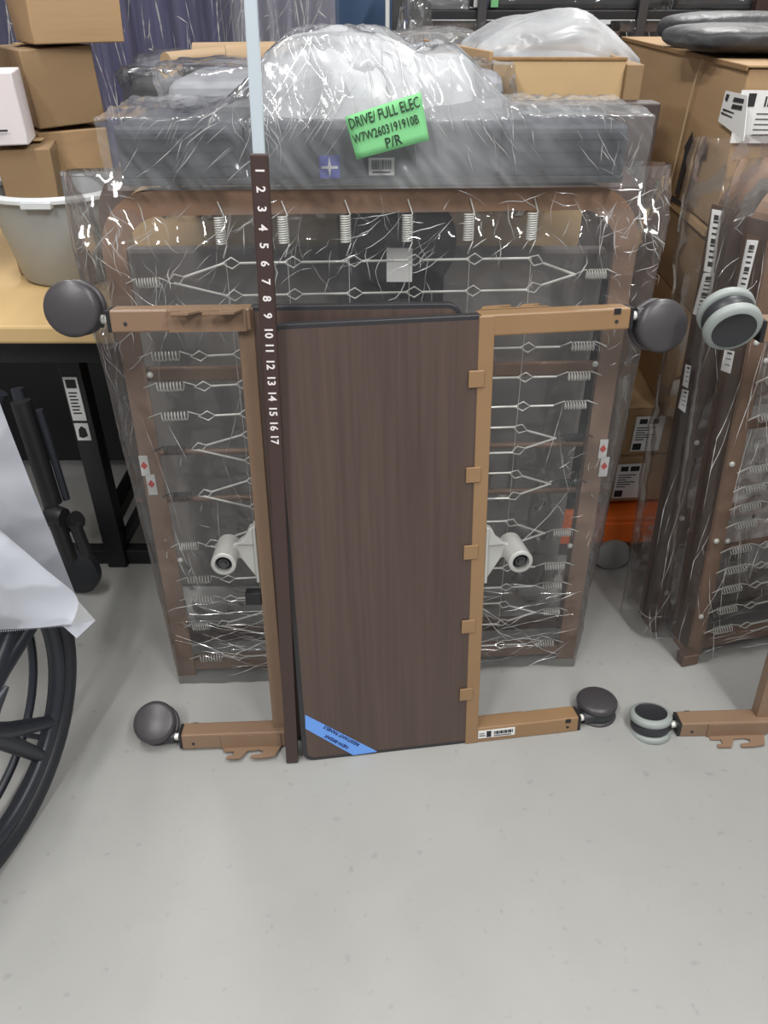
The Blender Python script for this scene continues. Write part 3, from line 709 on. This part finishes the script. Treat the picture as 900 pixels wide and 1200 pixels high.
def wl(px, py, d):
    return WC.matrix_basis.inverted()@dep(px, py, d)
for pts, r in (([(20, 455, 1.45), (60, 600, 1.40), (78, 640, 1.38)], .013), ([(0, 460, 1.5), (-40, 600, 1.45)], .016), ([(46, 480, 1.42), (78, 585, 1.4)], .008)):
    MB().tube([wl(*p) for p in pts], r, 12).build('frame_tube', 'rimdark', WC, smooth=60)
MB().tube([wl(24, 470, 1.42), wl(62, 590, 1.39)], .02, 14).build('push_tube', 'black', WC, smooth=60)
MB().lathe([(0, -.02), (.022, -.02), (.026, 0), (.022, .02), (0, .02)], 20, Matrix.Translation(wl(66, 606, 1.37))@RX(90)).build('clamp', 'black', WC, smooth=40)
MB().lathe([(0, -.02), (.018, -.02), (.02, .02), (0, .02)], 20, Matrix.Translation(wl(84, 612, 1.38))@RX(60)).build('clamp', 'black', WC, smooth=40)
MB().tube([wl(66, 610, 1.36), wl(82, 655, 1.36)], .017, 10).tube([wl(88, 615, 1.36), wl(102, 650, 1.36)], .013, 10).build('caster_fork', 'black', WC, smooth=60)
cw = flo(88, 700)
MB().lathe([(0, -.02), (.03, -.022), (.065, -.02), (.078, -.01), (.078, .01), (.065, .02), (.03, .022), (0, .02)], 40, WC.matrix_basis.inverted()@T(cw.x, cw.y+.03, .078)@RZ(-12)@RX(90)).build('front_caster', 'rubber', WC, smooth=50)
# bag over the wheelchair
def drape(name, label, rows, m, amp=.006, seed=0):
    """rows of pixel/distance control points, interpolated"""
    P = [[dep(*p) for p in r] for r in rows]; nr, nc = len(P)-1, len(P[0])-1
    def cr(a, b, c, d, t): return .5*((2*b)+(c-a)*t+(2*a-5*b+4*c-d)*t*t+(3*b-a-3*c+d)*t**3)
    def row(r, u):
        i = min(int(u*nc), nc-1); t = u*nc-i; g = lambda k: r[max(0, min(nc, k))]
        return cr(g(i-1), g(i), g(i+1), g(i+2), t)
    def fn(u, v):
        j = min(int(v*nr), nr-1); t = v*nr-j; g = lambda k: row(P[max(0, min(nr, k))], u)
        p = cr(g(j-1), g(j), g(j+1), g(j+2), t); n_ = amp*(nz(p.x, p.y, p.z+seed, 9)+.5*ridge(p.x+seed, p.y, p.z, 16))
        return p+Vector((n_*.5, -n_, n_*.3))
    o = MB().grid(fn, 70, 70).build(name, m, None, smooth=180, norm=False); tag(o, label, 'plastic bag'); return o
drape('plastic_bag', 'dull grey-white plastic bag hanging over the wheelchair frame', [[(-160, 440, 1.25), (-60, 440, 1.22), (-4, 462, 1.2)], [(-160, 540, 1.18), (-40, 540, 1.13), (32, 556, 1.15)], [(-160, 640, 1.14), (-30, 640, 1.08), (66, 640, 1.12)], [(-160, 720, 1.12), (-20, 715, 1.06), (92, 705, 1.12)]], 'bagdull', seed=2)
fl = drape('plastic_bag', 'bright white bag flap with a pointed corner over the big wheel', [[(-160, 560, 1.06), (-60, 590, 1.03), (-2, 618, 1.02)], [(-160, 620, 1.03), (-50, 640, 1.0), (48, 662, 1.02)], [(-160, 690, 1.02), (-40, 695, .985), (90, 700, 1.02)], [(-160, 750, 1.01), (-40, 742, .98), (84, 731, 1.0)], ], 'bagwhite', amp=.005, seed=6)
q3 = [dep(*p) for p in ((74, 734, 1.0), (112, 727, 1.04), (90, 748, 1.0), (88, 700, 1.02))]
t3 = MB(); vs = [t3.bm.verts.new(v) for v in q3]; t3.bm.faces.new((vs[0], vs[2], vs[1])); t3.bm.faces.new((vs[0], vs[1], vs[3]))
t3.build('flap_corner', 'bagwhite', fl)
hem = MB()
for k in range(46):
    a = k/45; p = dep(-40+124*a, 742.5-11*a, .985+.016*a); hem.prism([(p.x-.0016, p.z), (p.x+.0016, p.z), (p.x, p.z-.004)], p.y-.001, p.y)
hem.build('serrated_hem', 'bagwhite', fl)
# ---------------------------------------------------------------- right side: cartons, pallet truck
def quadbox(name, label, A, Bp, depthv, z0, z1, m, thick=None, group=None):
    r = thing(name, label, 'box', (0, 0, 0), group=group); return r
zt_ = 1.215
nA = flo(878, 80, zt_); fA = flo(730, 45, zt_)
BIG = thing('cardboard_box', 'big cardboard box at the right with black up arrows and a string down its side', 'box'); 
ang2 = math.degrees(math.atan2(fA.y-nA.y, fA.x-nA.x)); LEN = (fA-nA).length
BIG.matrix_basis = T(nA.x, nA.y, 0)@RZ(ang2-90)     # local y runs along the left face, x to the right
zb = .925
def slabbox(root, x1, y0, y1, z0, z1, m='card', x0=0, bev=.004, name='carton_body'):
    o = MB().box(x0, x1, y0, y1, z0, z1); bmesh.ops.subdivide_edges(o.bm, edges=o.bm.edges, cuts=6, use_grid_fill=True)
    for v in o.bm.verts:
        k = .005*nz(v.co.x, v.co.y*.8, v.co.z, 4); v.co.x += k; v.co.y += k
    return o.build(name, m, root, bev, smooth=40)
slabbox(BIG, .62, 0, LEN, zb, zt_)
MB().box(-.004, .30, -.004, LEN, zt_+.001, zt_+.005).build('flap', 'card', BIG, .001); MB().box(.31, .62, -.004, LEN, zt_+.001, zt_+.006).build('flap', 'card', BIG, .001)
MB().box(-.006, -.003, -.004, LEN, zt_-.004, zt_+.004).build('worn_edge', 'card_edge', BIG)
def onx(root, px, py, x=0):
    M = root.matrix_basis.inverted(); o = M@O; d = M.to_3x3()@ray(px, py); p = o+d*((x-o.x)/d.x); return p
pmk = MB()
def facequad(mb, root, pix, x, t=.001):
    q = [onx(root, a, b, x) for a, b in pix]; a = [mb.bm.verts.new(v) for v in q]; b = [mb.bm.verts.new(v-Vector((t, 0, 0))) for v in q]
    n = len(q); mb.bm.faces.new(a); mb.bm.faces.new(b[::-1])
    for i in range(n): mb.bm.faces.new((a[i], b[i], b[(i+1) % n], a[(i+1) % n]))
for dx in (0, 11):
    facequad(pmk, BIG, [(791+dx, 227), (795+dx, 229), (807+dx*.9, 178), (811+dx*.9, 178), (812+dx*.9, 154), (802+dx*.9, 173), (803+dx*.9, 177)] if dx == 0 else [(802, 233), (805, 235), (822, 182), (826, 183), (828, 160), (816, 180), (818, 182)], -.007)
facequad(pmk, BIG, [(785, 228), (805, 240), (804, 242), (783, 235)], -.007)
pmk.build('arrow_print', 'print', BIG)
sp = [onx(BIG, *p, -.009) for p in ((824, 69), (816, 90), (808, 120), (795, 175), (784, 222), (780, 240))]
so = MB().tube([sp[0]+Vector((.25, 0, 0))]+sp, .0022, 6).build('string', 'string', None, smooth=60); so.matrix_basis = BIG.matrix_basis; tag(so, 'pale string hanging down the side of the big cardboard box', 'string')
# shipping label wrapping the corner
lbm = MB(); facequad(lbm, BIG, [(851, 106), (877, 112), (872, 165), (842, 142)], -.007); lbm.box(-.007, .12, -.0085, -.0065, zt_-.125, zt_-.035)
lo = lbm.build('shipping_label', 'white', BIG); lo['label'] = 'white shipping label folded round the corner'
lp = MB()
facequad(lp, BIG, [(852, 110), (855, 111), (852, 119), (850, 117)], -.0085); facequad(lp, BIG, [(861, 114), (872, 116), (871, 121), (859, 119)], -.0085)
facequad(lp, BIG, [(859, 122), (870, 124), (869, 129), (857, 127)], -.0085); facequad(lp, BIG, [(848, 127), (860, 132), (860, 133), (847, 129)], -.0085)
facequad(lp, BIG, [(846, 131), (858, 137), (858, 138), (845, 133)], -.0085)
lp.box(.008, .022, -.0095, -.0085, zt_-.062, zt_-.040)
for i in range(5): lp.box(.03, .11, -.0095, -.0085, zt_-.075-i*.009, zt_-.0735-i*.009)
for i in range(10): lp.box(.04+i*.006, .043+i*.006, -.0095, -.0085, zt_-.062, zt_-.045)
lp.build('label_print', 'print', lo)
BG2 = thing('cardboard_box', 'cardboard box directly under the big arrow-marked box', 'box', group='cartons stacked on the pallet truck'); BG2.matrix_basis = BIG.matrix_basis.copy()
slabbox(BG2, .60, .01, LEN-.1, .74, .918, 'card_dark', x0=.005)
MB().box(-.004, .002, .03, LEN-.15, .905, .918).box(.0, .02, .0, LEN-.2, .9185, .9195).build('packing_tape', 'card_in', BG2)
BG3 = thing('cardboard_box', 'plain cardboard box second under the big arrow-marked box', 'box', group='cartons stacked on the pallet truck'); BG3.matrix_basis = BIG.matrix_basis.copy()
slabbox(BG3, .60, .05, LEN-.1, .47, .735, 'card', x0=.012)
def lowbox(label, x0, x1, d, z0, z1, lab):
    d += .05
    r = thing('cardboard_box', label, 'box', (x0, d, z0), (0, 0, R(4)), 'cartons stacked on the pallet truck')
    slabbox(r, x1-x0, 0, .7, 0, z1-z0, 'card', name='carton_body')
    MB().box(.0, x1-x0, -.001, .7, z1-z0+.001, z1-z0+.002).build('top_flap', 'card_in', r)
    h = z1-z0; lx = .055
    l = MB().box(lx, lx+.075, -.0065, -.0045, h*.12, h*.85).build('box_label', 'white', r)
    k = MB().box(lx+.004, lx+.026, -.0072, -.0065, h*.15, h*.29)
    for i in range(6): k.box(lx+.006, lx+.03+.012*(i % 3), -.0072, -.0065, h*.36+i*h*.05, h*.37+i*h*.05+.001)
    k.box(lx+.01, lx+.03, -.0072, -.0065, h*.7, h*.8).box(lx+.036, lx+.06, -.0072, -.0065, h*.7, h*.8)
    k.build('label_print', 'print', l); return r
lowbox('upper labelled cardboard box on the orange pallet truck', .585, 1.15, 1.70, .325, .462, 1)
lowbox('lower labelled cardboard box on the orange pallet truck', .565, 1.13, 1.71, .172, .318, 1)
PJ = thing('pallet_truck', 'orange pallet truck carrying the labelled cartons', 'pallet truck', (.55, 1.73, 0))
MB().box(.0, .62, -.03, .9, .105, .165).box(.0, .62, -.035, .0, .085, .15).build('fork', 'orange', PJ, .006)
MB().box(.02, .16, -.02, .02, .072, .104).build('roller_bracket', 'orange', PJ, .004)
MB().box(-.075, -.02, .02, .06, .0+.05, .80).build('mast', 'orange', PJ, .01)
MB().box(-.075, .03, .0, .06, .05, .16).build('mast', 'orange', PJ, .01)
for x in (.09, .5):
    MB().lathe([(0, -.018), (.03, -.018), (.048, -.014), (.048, .014), (.03, .018), (0, .018)], 32, T(x-.01, -.03, .048)@RX(90)).build('roller_wheel', 'wheelgrey', PJ, smooth=50)
# open box with grey bagged contents
OB = thing('cardboard_box', 'open cardboard box with a folded-down flap, behind the centre deck to the right', 'box', (0, 0, 0)); 
OB.matrix_basis = T(dep(578, 70, 1.84).x, 1.84, 0)@RZ(-1)
ow = dep(733, 70, 1.84).x-dep(578, 70, 1.84).x; zf1 = dep(650, 68, 1.84).z; zf0 = dep(650, 118, 1.84).z
MB().box(0, ow, -.006, .0, zf0, zf1).build('flap', 'card_in', OB, .002)
MB().box(.0, ow, .004, .010, .5, zf1).build('front_wall', 'card_in', OB, .002)
MB().box(-.002, ow+.002, -.008, .008, zf1-.005, zf1+.002).build('worn_edge', 'card_edge', OB, .002)
Ml = Matrix.Translation((0, 0, 0))@RZ(100)
o = MB().box(0, .52, 0, .008, .5, zf1+.012); o.build('side_wall', 'card', OB, .002, M=RZ(104))
MB().box(ow-.008, ow, .0, .5, .5, zf1).build('side_wall', 'card', OB, .002)
MB().box(-.11, ow, .5, .508, .5, zf1).build('back_wall', 'card', OB, .002)
MB().box(-.08, ow, .01, .49, .50, .51).build('bottom', 'card', OB)
MB().box(ow+.0, ow+.035, -.02, .30, zf0-.12, zf1-.01).build('side_flap', 'card_dark', OB, .002)
dwx = dep(585, 120, 1.78)
DW = thing('headboard', 'dark brown headboard lying below the open box flap', 'headboard', (dwx.x-.01, 1.75, 0)); MB().box(0, .335, 0, .06, .0, dep(650, 120, 1.76).z).build('panel', 'darkwood', DW, .004)
# support for the open box
sb = dims('cardboard_box', 'cardboard box the open flapped box stands on', OB.location.x+.02, OB.location.x+ow, 1.86, 2.3, 0, .498, 'card_dark', tape=False)
def blob(name, label, c, r, m, cat, amp=.12, seed=0, flat=1.0, nu=90, nv=50, yaw=0, extra=None, sq=.6):
    def fn(a, b):
        th = 2*pi*a; ph = -pi/2+pi*b
        cx = math.copysign(abs(cos(th))**sq, cos(th)); sx = math.copysign(abs(sin(th))**sq, sin(th)); cp = abs(cos(ph))**sq; spz = math.copysign(abs(sin(ph))**sq, sin(ph))
        p = Vector((r[0]*cx*cp, r[1]*sx*cp, r[2]*spz))
        k = 1+amp*nz(p.x+seed, p.y, p.z, 7)+amp*.45*ridge(p.x+seed, p.y, p.z*1.2, 16)+amp*.3*ridge(p.x*.6+seed, p.y, p.z, 33)
        p *= k
        if extra: p = extra(p)
        return p
    o = MB().grid(fn, nu, nv, True).build(name, m, None, smooth=180, norm=False); o.matrix_basis = T(*c)@RZ(yaw); tag(o, label, cat); return o
cc = dep(640, 50, 2.1)
blob('plastic_bag', 'white plastic bag full of grey parts heaped in the open box', (cc.x+.0, 2.13, 1.175), (.19, .19, .06), 'milky_thick', 'plastic bag', .14, 3, extra=lambda p: p+Vector((0, 0, max(0, .062*math.exp(-((p.x-.05)/.10)**2)+.03*math.exp(-((p.x+.09)/.08)**2)) if p.z > 0 else 0)))
blob('grey_cushion', 'grey cushion inside the white bag in the open box', (cc.x+.0, 2.13, 1.165), (.15, .17, .05), 'foam_light', 'cushion', .05, 4)
blob('folded_black_bag', 'folded black bag lying on top of the big cardboard box', (nA.x+.14, nA.y+.30, zt_+.036), (.19, .16, .026), 'bagblack', 'bag', .06, 5)
blob('folded_black_bag', 'second flat black bag behind the folded one on the big box', (nA.x+.22, nA.y+.56, zt_+.045), (.22, .10, .034), 'bagblack', 'bag', .06, 9)
# ---------------------------------------------------------------- two wrapped decks on the right
RROWS = [('S', .50), ('S', .455), ('S', .41), ('S', .365), ('S', .30), ('S', .245), ('S', .19), ('S', .13), ('S', .07), ('V', .87, .80, .835), ('S', .70), ('S', .62)]
r2 = flo(797, 770)
def rdeck(label, loc, yaw, lean, tilt, springs, seed, m='rail_dark'):
    r = thing('bed_spring_deck', label, 'bed deck', group='bed spring decks'); M = T(*loc)@RZ(yaw)@RX(lean)@RY(tilt); r.matrix_basis = M
    deck(r, m=m, springs=springs, W=.90, H=1.07, depth=.06, rods=[(.6, .02), (.3, .014)], rows=RROWS)
    return r, M
r2d, M2 = rdeck('wrapped spring deck at the right edge, nearest to the camera', (r2.x+.015, r2.y, 0), 13, -4, -2, True, 1, 'rail')
p1 = flo(748, 735)
r1d, M1 = rdeck('wrapped brown bed deck second from the right edge, seen nearly edge-on', (p1.x+.03, p1.y-.02, 0), 12, -4.5, -.2, False, 2)
# tall side rails under film
for (root, xs, yz) in ((r2d, .0, .0), (r1d, .0, .0)):
    MB().box(.0, .006, .0, .075, .02, 1.0).build('side_plate', 'rail_dark', root, .002)
    for z in (.12, .33, .52, .78):
        MB().lathe([(0, .006), (.004, .005), (.0065, .002), (.0065, 0)], 12, T(.018, 0, z)@RX(90)).build('bolt', 'zinc', root, smooth=60)
def strip_label(root, pix, y=-.004, rows=9):
    q = [pt(root, *p, y) for p in pix]
    o = MB(); a = [o.bm.verts.new(v) for v in q]; b = [o.bm.verts.new(v+Vector((0, .002, 0))) for v in q]; o.bm.faces.new(a); o.bm.faces.new(b[::-1])
    for i in range(4): o.bm.faces.new((a[i], b[i], b[(i+1) % 4], a[(i+1) % 4]))
    l = o.build('rail_label', 'white', root); l['label'] = 'long white printed sticker'
    k = MB()
    for i in range(rows):
        t0 = .08+.84*i/rows; t1 = t0+.035 if i % 4 else t0+.08
        c = [q[0].lerp(q[3], t0).lerp(q[1].lerp(q[2], t0), s) for s in (.25, .75)]+[q[0].lerp(q[3], t1).lerp(q[1].lerp(q[2], t1), s) for s in (.75, .25)]
        c = [v+Vector((0, -.0006, 0)) for v in c]
        k.bm.faces.new([k.bm.verts.new(v) for v in c])
    k.build('label_print', 'print', l, norm=False)
strip_label(r1d, [(835, 245), (846, 247), (836, 320), (825, 318)])
strip_label(r1d, [(825, 320), (838, 320), (826, 372), (812, 368)])
strip_label(r1d, [(804, 427), (810, 429), (806, 455), (800, 452)], rows=4)
strip_label(r1d, [(800, 456), (807, 458), (803, 484), (795, 478)], rows=4)
strip_label(r2d, [(876, 281), (889, 282), (872, 350), (862, 348)])
strip_label(r2d, [(850, 410), (861, 412), (856, 438), (845, 434)], rows=3)
sleeve('plastic_wrap', 'clear plastic wrap over the spring deck at the right edge', r2d, -.03, .93, -.05, .95, -.02, .085, .0, 1.10, 'film_brown', nu=120, nv=110, amp=.010, seed=3, hem=.02)
sleeve('plastic_wrap', 'clear plastic wrap over the edge-on deck second from the right', r1d, -.035, .93, -.055, .95, -.022, .095, .0, 1.12, 'film_brown', nu=120, nv=110, amp=.012, seed=8, hem=.03)
for root, sd in ((r2d, 31), (r1d, 33)):
    fold_glints('wrap_crease_glints', root, lambda x, z: Vector((max(-.055, min(.6, x)), -.034, max(.01, min(1.09, z)))), [(-.05, .06, .1, 1.0, 26, 255, 285, .06, .3, .05), (.0, .5, .02, .12, 30, -20, 20, .05, .2, .1),
        (-.05, .2, .9, 1.06, 26, 200, 340, .03, .1, .3), (.0, .4, .1, .9, 18, 250, 290, .1, .35, .04), (.05, .4, .05, .3, 20, 0, 360, .02, .06, .3)], sd)
MB().box(-.03, .012, -.03, .0, .0, .03).build('foot', 'rail_dark', r2d, .003)
# ---------------------------------------------------------------- back right: storage rack with wrapped decks
RK = thing('storage_rack', 'grey storage rack across the back right, behind the open box', 'rack', (0, 3.0, 0))
for px in (563, 748, 465):
    x = dep(px, 40, 3.0).x; MB().box(x-.016, x+.016, -.02, .02, 0, 1.7).build('post', 'rail_dark' if px == 885 else 'zinc_dark', RK, .003)
x = dep(886, 30, 3.0).x; MB().box(x-.022, x+.022, -.02, .02, 0, 1.7).build('post', 'tube', RK, .003)
zsh = dep(700, 17, 3.0).z
MB().box(.05, 1.6, .0, .5, zsh-.014, zsh+.012).build('shelf', 'black', RK, .003)
MB().box(.05, 1.6, .0, .5, .80, .83).build('shelf', 'black', RK, .003)
wrapped('wrapped_mattress', 'dark grey wrapped mattress on the rack shelf above the open box', .30, .93, 3.05, 3.4, zsh+.013, zsh+.16, 'foam_dark', 'film', seed=11, group='mattresses on the rack')
wrapped('wrapped_mattress', 'dark grey wrapped mattress on the rack shelf above the big box', .97, 1.6, 3.05, 3.4, zsh+.013, zsh+.16, 'foam_dark', 'film', seed=13, group='mattresses on the rack')
wrapped('wrapped_mattress', 'dark wrapped mattress on the rack next to the thin white post', .06, .27, 3.05, 3.4, zsh+.013, zsh+.14, 'foam_dark', 'milky', seed=15, group='mattresses on the rack')
for (px, c) in ((559, 'white'), (567, 'blue'), (579, 'green')):
    p = dep(px, 5, 3.02)
    s_ = MB().box(p.x-.012, p.x+.012, 3.006, 3.010, zsh+.02, zsh+.05).build('sticker', c, None); tag(s_, {'white': 'white', 'blue': 'blue', 'green': 'green'}[c]+' sticker on the wrapped mattress on the rack', 'sticker')
for k, (x0, wd) in enumerate(((.10, .62), (.76, .74))):
    r = thing('bed_spring_deck', ('spring deck in crinkled plastic under the rack shelf, above the open box', 'spring deck in crinkled plastic under the rack shelf, above the big box')[k], 'bed deck', (x0, 3.03, 0), group='bed spring decks')
    MB().box(0, wd, 0, .03, .86, .90).box(0, wd, 0, .03, zsh-.05, zsh-.018).box(0, .03, 0, .03, .831, zsh-.018).box(wd-.03, wd, 0, .03, .831, zsh-.018).build('side_rail', 'rail_dark', r, .003)
    MB().box(.0, wd, .05, .08, .831, zsh-.03).build('back_sheet', 'foam_dark', r)
    for i in range(int(wd/.075)):
        place_spring((.05+i*.075, -.003, zsh-.05), (.05+i*.075, -.003, zsh-.15), .009, 'zinc', r, 12)
    r.location.z = 0
    o = MB().grid(lambda a, b: Vector((-.02+(wd+.04)*a, -.03-.018*ridge(a*wd, b*.3, k, 18)-.014*nz(a*wd, b*.4, k+3, 22), .831+(zsh-.846)*b)), 90, 50).build('plastic_cover', 'film', r, smooth=180, norm=False)
dims('cardboard_box', 'cardboard box beneath the crumpled clear bag roll, left of the open box', -.02, .16, 2.45, 2.75, 0, 1.13, 'card_dark', tape=False)
blob('plastic_bag', 'crumpled clear bag roll behind the open box, left of its side wall', (dep(500, 55, 2.6).x, 2.6, 1.19), (.15, .12, .05), 'milky', 'plastic bag', .2, 21)
blob('plastic_bag', 'upright crumpled clear bag beside the thin white post', (dep(485, 40, 2.9).x, 2.88, .62), (.06, .06, .62), 'film', 'plastic bag', .3, 27)
